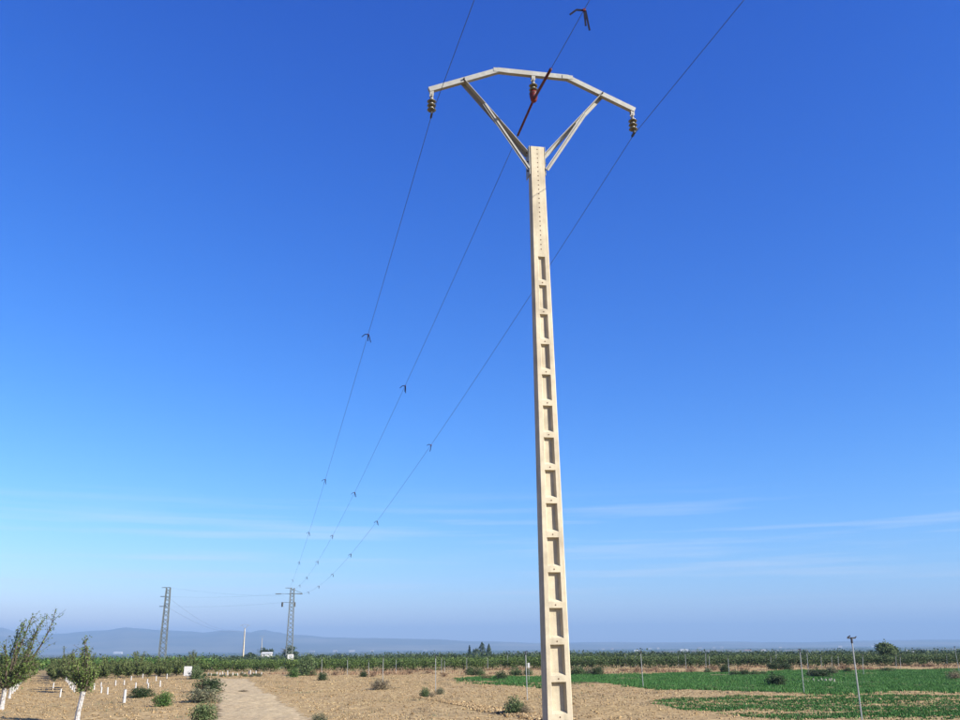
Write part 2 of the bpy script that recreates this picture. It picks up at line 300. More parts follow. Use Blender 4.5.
# ------------------------------------------------------------------ the concrete pole with its steel crossarm
PX, PY, ANG = 1.207, 15.6, 0.193
U = Vector((cos(ANG), sin(ANG), 0)); Lv = Vector((-sin(ANG), cos(ANG), 0))        # along the arm, along the line
pole = thing('utility_pole', 'tall cream concrete pole with ladder-like recesses and arched steel crossarm', 'utility pole', (PX, PY, gh(PX, PY)), ANG)
pole.rotation_euler = (0, -0.0065, ANG)
def wid(z): return 0.445 - (z)*0.0147           # face width at height z above ground
def dep(z): return 0.33 - (z)*0.0122
PT = 11.56
REC = [(9.21 - 0.578*k - 0.482, 9.21 - 0.578*k) for k in range(16)]
def opening(z): return 0.60*wid(z) if z < 1 else (0.60 - 0.155*(z-1)/8.2)*wid(z)
m = MB(); ch = 0.014
def ring(z):                                     # outline at height z: front-left, front-right, then the sides and back
    w, d = wid(z)/2, dep(z)/2
    return [(-w+ch, -d, z), (w-ch, -d, z), (w, -d+ch, z), (w, d-ch, z), (w-ch, d, z), (-w+ch, d, z), (-w, d-ch, z), (-w, -d+ch, z)]
b0, b1 = ring(-0.3), ring(PT); m.v += [Vector(p) for p in b0 + b1]
for i in range(1, 8): m.f.append((i, (i+1) % 8, 8+(i+1) % 8, 8+i))
m.f.append(tuple(range(8, 16)))
zs = [-0.3] + [z for lo, hi in reversed(REC) for z in (lo, hi)] + [PT]
idx = {}
for z in zs:
    w, d, o = wid(z)/2, dep(z)/2, opening(z)/2
    for k, x in enumerate((-w+ch, -o, o, w-ch)): m.v.append(Vector((x, -d, z))); idx[(round(z, 4), k)] = len(m.v)-1
for a, b in zip(zs, zs[1:]):
    is_rec = any(abs(a-lo) < 1e-6 for lo, hi in REC)
    g = lambda z, k: idx[(round(z, 4), k)]
    for k in (0, 1, 2):
        if k == 1 and is_rec:
            q = 0.052 + 0.030*max(0, (9.2-a)/9.2); dr = 0.026; i = len(m.v)
            for z, zz in ((a, a+0.045), (b, b-0.012)):
                o = opening(z)/2 - dr; m.v += [Vector((-o, -dep(zz)/2+q, zz)), Vector((o, -dep(zz)/2+q, zz))]
            A, B, C_, D_ = g(a,1), g(a,2), g(b,2), g(b,1); m.f += [(i, i+1, i+3, i+2), (A, B, i+1, i), (B, C_, i+3, i+1), (C_, D_, i+2, i+3), (D_, A, i, i+2)]
        else: m.f.append((g(a,k), g(a,k+1), g(b,k+1), g(b,k)))
m.obj('shaft', CONC, pole)
m = MB()
def disc(m, z, r=0.012, x=0.0):
    m.lathe([(r, 0), (r, -0.01)], n=8)
    for v in m.v[-16:]: v[:] = (v.x + x, -dep(z)/2 + v.z + 0.007, z + v.y)
for z in [9.36 + 0.097*k for k in range(23)] + [lo - 0.048 for lo, hi in REC[:-1]]: m = MB(); disc(m, z); m.obj('bolt_hole_shade', HOLE, pole)  # dark discs on the face, their colour paints the shade inside bolt holes
# crossarm: three straight channel pieces forming an arch
ZT, AL, AM, AD = 13.27, 2.117, 0.714, 0.617
yf = 0.0
pts = [(-AL, ZT-AD), (-AM, ZT), (AM, ZT), (AL, ZT-AD)]
arm = MB().bar((-AM-0.02, yf, ZT), (AM+0.02, yf, ZT), 0.09, 0.10).obj('crossarm', GALV, pole)
for s in (-1, 1):
    MB().bar((s*AM, yf-0.003, ZT), (s*AL, yf-0.003, ZT-AD), 0.092, 0.098).obj('arm_segment', GALV, arm)
    m = MB(); m.box((s*AM, yf-0.052, ZT-0.01), (0.22, 0.008, 0.085)); m.obj('splice_plate', GALV, arm)
def angle_bar(m, a, b, leg, t, side):            # L profile in the arm's plane: one flange across, one flange at the back
    a, b = Vector(a), Vector(b); d = (b-a).normalized(); n = Vector((0,-1,0)); o = d.cross(n)
    if o.x*side < 0: o = -o
    if o.z > 0: o = -o
    def plate(p0, vec1, l1, vec2, l2):
        i = len(m.v)
        for p in (a, b):
            for q, r in ((0,0),(1,0),(1,1),(0,1)): m.v.append(p + p0 + vec1*(q*l1) + vec2*(r*l2))
        m.f.extend([tuple(i+k for k in q) for q in ((0,3,2,1),(4,5,6,7),(0,1,5,4),(1,2,6,5),(2,3,7,6),(3,0,4,7))])
    plate(n*-leg*0.6, n, leg*1.5, o, t)          # flange running front to back
    plate(o*t + n*-leg*0.6, o, leg*0.6, n, t)                      # flange facing the front
for s in (-1, 1):
    w = wid(PT)/2
    foot, head = Vector((s*(w+0.012), 0.02, PT-0.12)), Vector((s*1.43, 0.02, ZT-AD*(1.43-AM)/(AL-AM)+0.02))
    m = MB(); angle_bar(m, foot, head, 0.10, 0.010, s); st = m.obj('strut', GALV, pole)
    f2 = Vector((s*(w+0.045), -0.10, PT-0.50)); h2 = foot.lerp(head, 0.66) + Vector((s*0.035, -0.10, -0.035))
    MB().bar(f2, h2, 0.012, 0.075, up=(s*0.8, 0, 0.6)).obj('brace', GALV, pole)
    MB().bar(f2 + Vector((0, .006, 0)), h2 + Vector((0, .006, 0)), 0.06, 0.008, up=(s*0.8, 0, -0.6)).obj('brace_flange', GALV, pole)
    m = MB().box((s*(w+0.006+0.012), 0.052, PT-0.30), (0.012, 0.28, 0.62)); pl = m.obj('mounting_plate', GALV, pole)
    for z in (-0.10, -0.30, -0.50): MB().tube([(s*(w+0.02), 0.0, PT+z), (s*(w+0.06), 0.0, PT+z)], 0.014, 6).obj('bolt', DARKM, pl)
    MB().tube([head + Vector((0, -0.06, -0.02)), head + Vector((0, -0.115, -0.02))], 0.016, 6).obj('bolt', DARKM, st)
pole_M = Matrix.Translation((PX, PY, gh(PX, PY))) @ Matrix.Rotation(ANG, 4, 'Z') @ Matrix.Rotation(-0.0065, 4, 'Y')
bpy.context.view_layer.update(); pole_M = pole.matrix_world.copy()

# insulator strings
ATT = []
ins_lab = ['brown glass insulator string hanging from the crossarm end away from the sun', 'glass insulator string at the middle of the crossarm above a red cover', 'brown glass insulator string hanging from the sunward end of the crossarm']
for s in (-1, 0, 1):
    top = pole_M @ Vector((s*AL*0.975, 0, ZT - (AD*0.965 if s else 0) - 0.05))
    t = thing('insulator_string', ins_lab[s+1], 'insulator', top, ANG, 'insulator strings under the crossarm')
    m = MB(); m.box((0, -0.035, -0.045), (0.075, 0.008, 0.12)); m.box((0, 0.035, -0.045), (0.075, 0.008, 0.12)); m.tube([(0, -0.05, -0.075), (0, 0.05, -0.075)], 0.011, 6); m.obj('hanger_plate', GALV, t)
    MB().tube([(0, 0, -0.07), (0, 0, -0.16)], 0.013, 6).obj('link', DARKM, t)
    for k in range(3):
        z = -0.155 - 0.095*k
        d = MB().lathe([(0.02, z+.03), (0.034, z+.022), (0.038, z-0.015), (0.042, z-0.035)], n=16).obj('cap', CAPM, t, True)
        MB().lathe([(0.04, z-0.03), (0.068, z-0.042), (0.088, z-0.06), (0.088, z-0.068), (0.065, z-0.071), (0.06, z-0.084), (0.045, z-0.074), (0.022, z-0.095)], n=20).obj('shed', GLASS, d, True)
    m = MB(); m.tube([(0, 0, -0.40), (0, 0, -0.50)], 0.016, 6); m.bar((0, -0.09, -0.515), (0, 0.09, -0.515), 0.035, 0.045); m.obj('clamp', DARKM, t)
    ATT.append(top + Vector((0, 0, -0.535)))

# conductors: over the camera, through the clamp, on to the lattice tower
TD = 132.0
TOW = [at(290, 587, TD), at(295, 588.5, TD), at(302, 593.5, TD)]
SAG = [0.8, 1.9, 2.2]
BAZ = 0.2421; BSP = 105.0; BSAG = 1.35
def fwd(i, t): p = ATT[i].lerp(TOW[i], t); p.z -= 4*SAG[i]*t*(1-t); return p
def back(i, s): t = s/BSP; return ATT[i] + Vector((sin(BAZ)*s, -cos(BAZ)*s, -4*BSAG*t*(1-t)))
wl = ['outer overhead conductor wire running to the very top of the lattice tower', 'middle overhead conductor wire passing through the red insulator cover', 'outer overhead conductor wire running to the arm tip of the lattice tower']
for i in range(3):
    P = [back(i, s) for s in np.linspace(BSP*0.75, 0, 40)] + [fwd(i, t) for t in np.linspace(0, 1, 70)[1:]]
    tag(MB().tube(P, 0.0056, 5).obj('conductor_wire', WIRE, None, True), wl[i], 'power line', 'conductors of the overhead line')

# red boot and maroon sleeve on the middle conductor
t = thing('insulator_cover', 'red boot with long dark maroon sleeve wrapped on the middle wire', 'insulator cover', ATT[1])
boot = [ATT[1] + Vector((0, 0, 0.15)), ATT[1] + Vector((0.0, 0, 0.06)), ATT[1] + Vector((0, 0, -0.05))]
m = MB(); m.lathe([(0.058, 0.19), (0.085, 0.15), (0.08, 0.06), (0.062, -0.03), (0.035, -0.06)], n=14); m.obj('boot', REDP, t, True)
P = [fwd(1, s/120) - ATT[1] for s in (0.0, 0.3, 0.6, 0.9, 1.2)]
MB().tube([p for p in P], 0.026, 8).obj('sleeve', MAROON, t, True)
P = [back(1, s) - ATT[1] for s in (0.0, 0.3, 0.7, 1.1)]
MB().tube([p for p in P], 0.030, 8).obj('sleeve', MAROON, t, True)

# bird diverters
def diverter(p, seed, lab, size=0.78):
    r = random.Random(seed); t = thing('bird_diverter', lab, 'bird diverter', p, r.uniform(-0.5, 0.5), 'bird diverters clipped on the wires', size)
    MB().box((0, 0, -0.008), (0.045, 0.04, 0.04)).obj('clip', REDP, t)
    for a, ln, dx, dz in ((0, 0.36, 0.06, -1.0), (1, 0.28, -0.03, -1.0), (2, 0.24, -1.0, 0.1 - 0.5*r.random())):
        d = Vector((dx + r.uniform(-.25, .25), r.uniform(-.2, .2), dz)).normalized(); mid = d*ln*0.5 + Vector((0, 0, 0.025 if a == 2 else 0)); e = d*ln + Vector((0, 0, -0.06 if a == 2 else 0))
        x0 = Vector((0.02*(1-a), 0, -0.015)); m = MB(); m.bar(x0, x0+mid, 0.034, 0.010, up=(0, 1, 0.2)); m.bar(x0+mid*0.98, x0+e, 0.030, 0.010, up=(0, 1, 0.2)); m.obj('strip', RUBBER, t)
sp = next(s for s in np.arange(1, 8, 0.02) if (lambda p: 360 - FPX*((p.z-EYE)*cos(PITCH) - p.y*sin(PITCH))/(p.y*cos(PITCH)+(p.z-EYE)*sin(PITCH)))(back(1, s)) < 11)
diverter(back(1, sp), 5, 'lone black bird diverter on the middle wire, across the crossarm from the lattice tower', 1.0)
seed = 10
for i, T in enumerate(((.0985, .286, .458, .647, .86), (.14, .292, .42, .558, .712, .858), (.182, .324, .4445, .573, .714, .8665))):
    for tt in T:
        seed += 1; diverter(fwd(i, tt), seed, ['dark bird diverter on the wire that ends at the tower top', 'dark bird diverter on the middle wire, between pole and lattice tower', 'dark bird diverter on the wire that ends at the tower arm tip'][i])

# ------------------------------------------------------------------ lattice towers and far poles
def lattice(name, label, px, dist, ytop, wb, wt, rz):
    b = at(px, 655, dist); b.z = base_z(hypot(b.x, dist)); topz = at(px, ytop, dist).z - b.z
    t = thing(name, label, 'pylon', b, rz, 'steel lattice towers')
    cor = ((-1,-1),(1,-1),(1,1),(-1,1))
    W_ = lambda z: (wb + (wt-wb)*z/topz)/2
    for cx, cy in cor: MB().bar((cx*wb/2, cy*wb/2, -0.2), (cx*wt/2, cy*wt/2, topz), 0.11, 0.11, up=(0, 1, 0)).obj('leg', GALVD, t)
    m = MB(); z = 0.15; k = 0
    while z < topz - 0.3:
        h = 2*W_(z)*0.82; z2 = min(z+h, topz)
        for q in range(4):
            (ax, ay), (bx, by) = cor[q], cor[(q+1) % 4]
            if k % 2: (ax, ay), (bx, by) = (bx, by), (ax, ay)
            m.bar((ax*W_(z), ay*W_(z), z), (bx*W_(z2), by*W_(z2), z2), 0.065, 0.065, up=(0.3, 0.8, 0.1))
        z = z2; k += 1
    m.obj('lattice_bracing', GALVD, t)
    return t, topz, b
t1, h1, b1_ = lattice('lattice_tower', 'grey lattice steel tower carrying a white equipment box near its foot', 289, TD, 588, 0.95, 0.50, 0.25)
R1 = Matrix.Rotation(-0.25, 3, 'Z')
def loc1(p): return R1 @ (Vector(p) - b1_)
tip = TOW[2] - b1_; tipL = at(275.5, 594, TD) - b1_
m = MB(); m.bar(loc1(tipL + b1_), loc1(at(281, 593.8, TD)), 0.10, 0.12); m.bar(loc1(at(281, 593.8, TD)), loc1(at(289, 593.8, TD)), 0.05, 0.05); m.obj('crossarm', GALVD, t1)
m = MB(); m.bar(loc1(at(289, 594, TD)), loc1(TOW[2]), 0.08, 0.09); m.bar(loc1(at(290, 588, TD)), loc1(TOW[2] + Vector((0, 0, .06))), 0.05, 0.05); m.bar(loc1(at(297.5, 593.7, TD)), loc1(at(302.5, 593.9, TD)), 0.14, 0.12); m.obj('crossarm', GALVD, t1)
MB().bar(loc1(at(285.5, 588, TD)), loc1(at(292.5, 588, TD)), 0.07, 0.07).obj('top_plate', GALVD, t1)
for px in (282.3, 294.6):
    p = loc1(at(px, 605, TD)); inn = loc1(at(288.5, 602.5, TD)); m = MB(); m.tube([p + Vector((0, 0, 0.38)), p + Vector((0, 0, -0.26))], 0.13, 8); m.obj('surge_arrester', DARKM, t1)
    MB().bar(p + Vector((0, 0, 0.36)), inn, 0.05, 0.05).obj('bracket', GALVD, t1)
bx = loc1(at(290.5, 657, TD - 0.7)); q = MB().box(bx, (0.82, 0.25, 0.70)).obj('equipment_box', WHITEPL, t1); MB().box(bx + Vector((0, -0.13, 0.02)), (0.5, 0.02, 0.42)).obj('door', PIPE, q)
MB().tube([loc1(at(289.2, 658, TD-0.7)), loc1(at(289.6, 668, TD-0.7))], 0.03, 6).obj('cable_duct', PIPE, t1)
sg = at(281.5, 667.5, TD-6); t = thing('notice_board', 'small white board on a post at the lattice tower foot', 'sign', (sg.x, sg.y, gh(sg.x, sg.y)))
MB().box((0, -0.04, sg.z - t.location.z), (0.66, 0.03, 0.36)).obj('panel', WHITEPL, t); MB().tube([(0, 0, -0.2), (0, 0, sg.z - t.location.z + 0.1)], 0.03, 6).obj('post', PIPE, t)

D2_ = 140.0
t2, h2, b2_ = lattice('lattice_tower', 'grey lattice steel tower with three short stacked arms beyond the orchard', 162.2, D2_, 587.5, 1.0, 0.55, 0.15)
ends2 = []
for (xa, xb, y) in ((162, 170.5, 587.6), (160.4, 167.5, 596.5), (159.5, 166.5, 606.4)):
    R2 = Matrix.Rotation(-0.15, 3, 'Z'); a, b = at(xa, y, D2_), at(xb, y, D2_)
    MB().bar(R2 @ (a-b2_), R2 @ (b-b2_), 0.10, 0.10).obj('crossarm', GALVD, t2)
    ends2.append((a, b))
# slack wires of the crossing line
def wire(a, b, sag, r=0.010, label='', grp=None):
    P = [a.lerp(b, k/24) - Vector((0, 0, 4*sag*(k/24)*(1-k/24))) for k in range(25)]
    return tag(MB().tube(P, r, 4).obj('conductor_wire', WIRE, None), label, 'power line', grp)
wire(ends2[0][1], at(284, 596.0, TD), 0.3, .006, 'topmost thin wire strung between the two lattice towers', 'wires between the towers')
wire(ends2[1][1], at(276, 594.2, TD), 0.25, .006, 'middle thin wire strung between the two lattice towers', 'wires between the towers')
wire(ends2[2][1], at(282.5, 602.5, TD), 0.25, .006, 'lowest thin wire strung between the two lattice towers', 'wires between the towers')
def far_pole(px, ytop, dist, hgt, label, rz):
    b = at(px, ytop, dist); z = base_z(hypot(b.x, dist)); h = b.z - z
    t = thing('utility_pole', label, 'utility pole', (b.x, dist, z), rz, 'far concrete poles')
    m = MB(); i = 0
    m.lathe([(0.18, h-1.5), (0.42, -0.2)], n=4); m.obj('shaft', CONC, t)
    arm = MB(); arm.bar((-2.1, 0, h-0.5), (-0.7, 0, h), 0.10, 0.10); arm.bar((-0.7, 0, h), (0.7, 0, h), 0.10, 0.10); arm.bar((0.7, 0, h), (2.1, 0, h-0.5), 0.10, 0.10); arm.obj('crossarm', GALV, t)
    for s in (-1, 1): MB().bar((s*0.15, 0, h-1.6), (s*1.3, 0, h-0.25), 0.10, 0.10, up=(0, 1, 0)).obj('strut', GALV, t)
    return Vector((b.x, dist, b.z - 0.6))
fp1 = far_pole(245.2, 624.5, 400, 13, 'pale concrete pole with arched crossarm standing behind the vineyard', 0.1)
fp2 = far_pole(262.3, 636.0, 780, 12, 'distant pale concrete pole beside the roofed hut', 0.2)
wire(ends2[1][1], fp1 + Vector((-1.5, 0, 0)), 3, .011, 'slack wire from the three-armed tower down to the far pole', 'wires to the far pole')
wire(ends2[2][1], fp1 + Vector((1.5, 0, 0)), 3, .011, 'slack wire from the three-armed tower down to the far pole', 'wires to the far pole')

# ------------------------------------------------------------------ plants
def shell(n, rx, ry, z0, z1, r, power=0.5, lump=0.28, flat=True):
    d = r.normal(size=(n,3)); d /= np.linalg.norm(d, axis=1)[:,None]; rad = r.uniform(0, 1, n)**power
    ph = r.uniform(0, 6.28, 6); lob = 1 + lump*(np.sin(3*d[:,0]+ph[0])*np.sin(4*d[:,1]+ph[1]) + 0.7*np.sin(7*d[:,2]+ph[2]+3*d[:,0]) + 0.6*np.sin(9*d[:,1]+ph[3]))
    P = d*(rad*lob)[:,None]; P[:,0] *= rx; P[:,1] *= ry; P[:,2] = (z0+z1)/2 + P[:,2]*(z1-z0)/2
    return P
VAR = {}
def shrub_mesh(kind, m, n, leaf, v):
    key = (kind, v)
    if key not in VAR:
        r = np.random.default_rng(abs(hash(kind)) % 1 + v*17 + len(kind)*131)
        P = shell(n, 0.5, 0.5, -0.25, 0.88, r, 0.45, 0.26); P = P[P[:,2] > 0.0]
        # loose shoots that break the outline
        k = n//4; a = r.uniform(0, 6.28, k); rr = r.uniform(0.1, 0.6, k); P = np.vstack([P, np.stack([rr*np.cos(a), rr*np.sin(a), r.uniform(0.05, 1.2, k)*(1-0.75*rr)], 1)])
        Vv, F = leaves(P, leaf, v+3, 0.4, 0.4); VAR[key] = npmesh(kind, Vv, F, m)
    return VAR[key]
def stem_mesh(v):
    key = ('stems', v)
    if key not in VAR:
        r = random.Random(v+50); m = MB()
        for k in range(7): a = r.uniform(0, 6.28); m.tube([(0, 0, -0.05), (cos(a)*.15, sin(a)*.15, .3), (cos(a)*.3, sin(a)*.3, .62)], [.025, .018, .008], 4)
        VAR[key] = m.mesh('stems', BARK)
    return VAR[key]
SK = {'shrub': (L_SHRUB, 2000, 0.10), 'fresh_shrub': (L_FRESH, 2000, 0.10), 'grey_shrub': (L_GREY, 2000, 0.09), 'dark_shrub': (L_DARK, 2000, 0.10), 'dry_shrub': (L_DRY, 1500, 0.09), 'rusty_shrub': (RUST, 700, 0.09)}
def shrub(px, py, w, h, kind, label, group=None, v=0):
    p = gp(px, py); s = p.y*1.045/945.0; wm, hm = w*s, h*s
    t = thing(kind, label, 'shrub', p, rnd.uniform(0, 6.28), group, (wm, wm, hm))
    link('foliage', shrub_mesh(kind, *SK[kind], v), t); link('stems', stem_mesh(v % 3), t)
shrub(243, 692, 9, 2.6, 'dry_shrub', 'small dry weed clump growing in the middle of the dirt track', None, 2)
for i in range(12): shrub(206 + i*5 + rnd.uniform(-2, 2), 676.3 + rnd.uniform(-1, .8), rnd.uniform(3, 6), rnd.uniform(2.2, 4.2), 'grey_shrub' if i % 2 else 'shrub', 'low weeds among the white guards where the dirt track ends', 'weeds at the track end', i % 4)
shrub(208.5, 692, 25, 14.5, 'dark_shrub', 'dark rounded shrub on the verge at the far end of the dirt track', None, 0)
shrub(202, 703, 31, 14.5, 'grey_shrub', 'wide low grey-green shrub, middle one of the track verge', None, 1)
shrub(203, 722, 23, 17, 'shrub', 'bushy green shrub on the track verge, facing the bare orchard soil', None, 2)
shrub(141.5, 697, 21, 10, 'dark_shrub', 'low dark domed shrub among the white tree guards', None, 3)
shrub(162.5, 707.5, 17, 14, 'fresh_shrub', 'fresh green round shrub on bare soil between guards and track', None, 1)
shrub(195.5, 679, 14, 12, 'shrub', 'green shrub beside the white board at the orchard corner', None, 3)
shrub(293.5, 677, 11, 9, 'fresh_shrub', 'fresh green shrub at the foot of the lattice tower', None, 2)
shrub(307, 675.5, 17, 19, 'shrub', 'tall yellow-green shrub between lattice tower and vineyard', None, 0)
shrub(322, 680.5, 9, 8, 'dark_shrub', 'small dark shrub alone on the stubble before the vineyard', None, 1)
shrub(319, 724, 15, 11, 'grey_shrub', 'grey-green shrub at the edge of the dirt track opposite the verge', None, 2)
shrub(380, 690, 18, 10.5, 'dry_shrub', 'dry grey-brown rounded bush in the middle of the stubble', None, 0)
shrub(379, 689.2, 12, 9, 'grey_shrub', 'grey-green bush growing into the dry grey-brown bush', None, 3)
shrub(363.5, 676.5, 8, 5.5, 'dark_shrub', 'small dark shrub on the vineyard edge beside a rusty one', None, 2)
shrub(372.5, 676.5, 8, 4.5, 'rusty_shrub', 'small rusty shrub on the vineyard edge beside a dark one', None, 1)
shrub(425, 697, 10, 8.5, 'shrub', 'small green bush beside a sprinkler riser on the clod ridge', None, 1)
shrub(432, 697.5, 7, 5, 'dry_shrub', 'small dry tuft between two green bushes on the clod ridge', None, 1)
shrub(440, 694.5, 8.5, 6.5, 'grey_shrub', 'small grey-green bush at the start of the clod ridge', None, 0)
shrub(514.5, 713, 19, 16, 'shrub', 'leafy green bush close beside the concrete pole', None, 3)
shrub(525.5, 713.5, 9, 10, 'dry_shrub', 'dry stalky weed between leafy bush and concrete pole', None, 2)
for i, (a, b, w, h, k) in enumerate([(471, 675.5, 11, 8.5, 'shrub'), (480, 675.5, 10, 7, 'shrub'), (501, 680, 11.5, 8.5, 'dark_shrub'), (515.5, 675.5, 14, 7.5, 'shrub'), (528, 675.5, 9, 6.5, 'shrub'), (578, 675.5, 17, 9, 'shrub'), (590, 675, 12, 7, 'grey_shrub'), (598, 675.5, 11, 9, 'dark_shrub'),
        (708, 673.5, 8, 5, 'shrub'), (725, 673, 10, 9, 'dark_shrub'), (735, 676.5, 9, 6, 'shrub'), (745, 676.5, 10, 6.5, 'dark_shrub'), (755, 676, 9, 5, 'shrub'), (763, 675.5, 7, 4, 'shrub'), (775, 670, 14, 8, 'dark_shrub'), (787, 670, 11, 7, 'dark_shrub'), (821, 678, 20, 9, 'dark_shrub'), (812, 677, 10, 8, 'grey_shrub'), (832, 674, 11, 8, 'grey_shrub'), (848, 672.5, 7, 4.5, 'dark_shrub'), (888, 672, 14, 4, 'shrub')]):
    lab = {'shrub': 'low green shrub on the far margin of the green crop', 'dark_shrub': 'dark green shrub on the far margin of the green crop', 'grey_shrub': 'grey-green shrub on the far margin of the green crop'}[k]
    shrub(a, b, w, h, k, lab, 'shrubs along the crop margin', i % 4)
shrub(777, 686, 18, 12, 'dark_shrub', 'dark round shrub standing alone inside the green crop', None, 0)
shrub(955, 680, 13, 9, 'dry_shrub', 'pale dry grass clump inside the green crop', None, 3)
for i, (a, b, w, h) in enumerate([(486, 679.5, 12, 5), (444, 677, 8, 4.5), (637, 672, 10, 5.5), (623.5, 671.5, 6, 4), (692, 672, 11, 5), (714, 671, 12, 6), (843, 669, 9, 5), (930, 667, 10, 4), (655, 671, 8, 4), (335, 675, 9, 4.5), (410, 674, 9, 4.5), (312, 675.5, 8, 6), (428, 674, 10, 4)]):
    shrub(a, b, w, h, 'rusty_shrub', 'rust-brown dry weed on the bare strip before the vineyard', 'rusty weeds on the bare strip', i % 4)

# orchard trees: limewashed trunk, branches with leaves along them
def branch_tree(seed, trunk_h, trunk_r, whips, leaf_n, leaf, m, lean=(0,0), white=True):
    r = random.Random(seed); tr, br, pts = MB(), MB(), []
    top = Vector((lean[0]*trunk_h, lean[1]*trunk_h, trunk_h))
    tr.tube([(0, 0, -0.1), (0.01, 0.01, trunk_h*0.35), tuple(top*0.75), tuple(top)], [trunk_r*1.25, trunk_r, trunk_r*0.95, trunk_r*1.1], 8)
    for (dx, dy, ln, curl) in whips:
        d = Vector((dx, dy, 1)).normalized(); P = [top - Vector((0, 0, 0.06))]; k = 7
        for q in range(k): d = (d + Vector((r.uniform(-.13, .13), r.uniform(-.13, .13), curl))).normalized(); P.append(P[-1] + d*ln/k)
        br.tube(P, [trunk_r*0.55*(1-q/(k+1)) + 0.004 for q in range(k+1)], 5)
        for q in range(2, k):
            for side in range(2):
                e = (d + Vector((r.uniform(-1, 1), r.uniform(-1, 1), r.uniform(-.3, .6)))).normalized(); l2 = ln*r.uniform(.12, .3)
                S = [P[q], P[q] + e*l2*.5, P[q] + e*l2 + Vector((0, 0, -.05*l2))]; br.tube(S, [.010, .007, .003], 4)
                for _ in range(int(leaf_n*0.5)):
                    u = r.random(); c = S[0].lerp(S[2], u) + Vector((r.gauss(0, .05), r.gauss(0, .05), r.gauss(0, .045))); pts.append(c)
        for _ in range(leaf_n*6):
            u = r.uniform(0.16, 1.02)*k; i = min(int(u), k-1); c = P[i].lerp(P[i+1], u-i); sp = 0.10*(1.1-u/k) + 0.03; pts.append(c + Vector((r.gauss(0, sp), r.gauss(0, sp), r.gauss(0, sp))))
    Vv, F = leaves(np.array([tuple(p) for p in pts]), leaf, seed, 0.42)
    return tr.mesh('trunk', LIME if white else BARK), br.mesh('branches', BARK), npmesh('crown', Vv, F, m)
def put_tree(name, label, meshes, loc, rz=0, sc=1.0, group=None):
    t = thing(name, label, 'tree', loc, rz, group, sc)
    for nm, me in zip(('trunk', 'branches', 'crown'), meshes): link(nm, me, t)
    return t
rA = random.Random(3)
wA = [(0.55*cos(a)*q, 0.55*sin(a)*q, 1.0*l, 0.10) for a, q, l in [(0.3, 1.1, .95), (1.2, 1.3, .85), (2.2, 1.0, 1.0), (3.1, 1.5, .9), (3.9, .9, 1.05), (4.8, 1.3, .85), (5.6, 1.2, .95), (0, .15, 1.85), (2.5, .3, 1.4), (0.5, .5, 1.5), (5.9, 1.9, .85), (2.8, 2.0, .8)]]
put_tree('almond_tree', 'small almond tree with whitewashed trunk alone beside bare soil', branch_tree(11, 0.98, 0.085, wA, 17, 0.085, L_ALM, (0.10, 0)), gp(76.5, 722))
wB = [(0.72, 0, 3.7, 0.10), (0.34, 0.1, 3.0, 0.12), (0.52, -.1, 3.0, .10), (0.95, 0.1, 2.7, 0.12), (0.2, -.2, 2.8, .1), (-0.2, 0.2, 2.4, .1), (-.7, -.1, 2.3, .1), (0.1, -.5, 2.0, .08), (1.3, -.2, 1.6, -.01), (1.0, .6, 1.6, .0), (-.9, .5, 1.8, .03), (-1.2, -.4, 1.6, .0), (0.4, .9, 1.7, .04), (-.3, -1.0, 1.5, .0), (1.6, .1, 1.3, -.05), (.9, -.8, 1.4, .0)]
put_tree('almond_tree', 'largest almond tree with long leafy shoots leaning over the path', branch_tree(23, 0.85, 0.10, wB, 29, 0.095, L_ALM, (0.05, 0)), gp(1, 709))
med = []
for v in range(5):
    r = random.Random(60+v); wv = [(r.uniform(-1.3, 1.3), r.uniform(-1.3, 1.3), r.uniform(0.9, 1.5), r.uniform(-.02, .12)) for _ in range(11)] + [(r.uniform(-.4, .4), r.uniform(-.3, .3), r.uniform(1.5, 2.3), .1) for _ in range(1 + v % 2)]
    med.append(branch_tree(70+v, 0.72, 0.07, wv, 15, 0.15, L_ALMB))
low = []
for v in range(5):
    r = random.Random(160+v); wv = [(r.uniform(-1.6, 1.6), r.uniform(-1.6, 1.6), r.uniform(0.8, 1.4), r.uniform(-.05, .10)) for _ in range(13)] + [(r.uniform(-.4, .4), r.uniform(-.3, .3), r.uniform(1.6, 2.4), .1)]*(v % 3 == 0)
    low.append(branch_tree(170+v, 0.30, 0.05, wv, 16, 0.15, L_ALMB, white=False))
RD = Vector((-0.42, 0.908, 0)); RP = Vector((0.908, 0.42, 0)); OB = gp(1, 709)
k = 0
for row in range(-2, 2):
    for j in range(13):
        if row == 1 and j < 3: continue
        if row == 0 and j < 2: continue
        if row == -1 and j < 3: continue
        p = OB + RP*(2.75*row + (0.35 if row == 1 else 0)) + RD*(j*4.6 + rnd.uniform(-.5, .5) + 0.6*row); p.z = gh(p.x, p.y)
        if p.y > 100: continue
        k += 1; put_tree('almond_tree', 'young almond tree with whitewashed trunk in the rows flanking the soil path', med[k % 5], p, rnd.uniform(0, 6.28), rnd.uniform(0.72, 0.95), 'almond trees flanking the soil path')
for i in range(105):                                    # the block of trees behind the tree guards
    row, j = i % 15, i // 15
    px = 58 + row*10.2 + rnd.uniform(-3, 3); d = 76 + j*4.4 + row*0.9 + rnd.uniform(-1, 1)
    q = ray(px, 660); x = q.x/q.y*d; p = Vector((x, d, gh(x, d)))
    if px > 196: continue
    put_tree('almond_tree', 'young almond tree in the dense block behind the tree guards', low[i % 5], p, rnd.uniform(0, 6.28), rnd.uniform(0.72, 0.93), 'almond trees of the dense block')
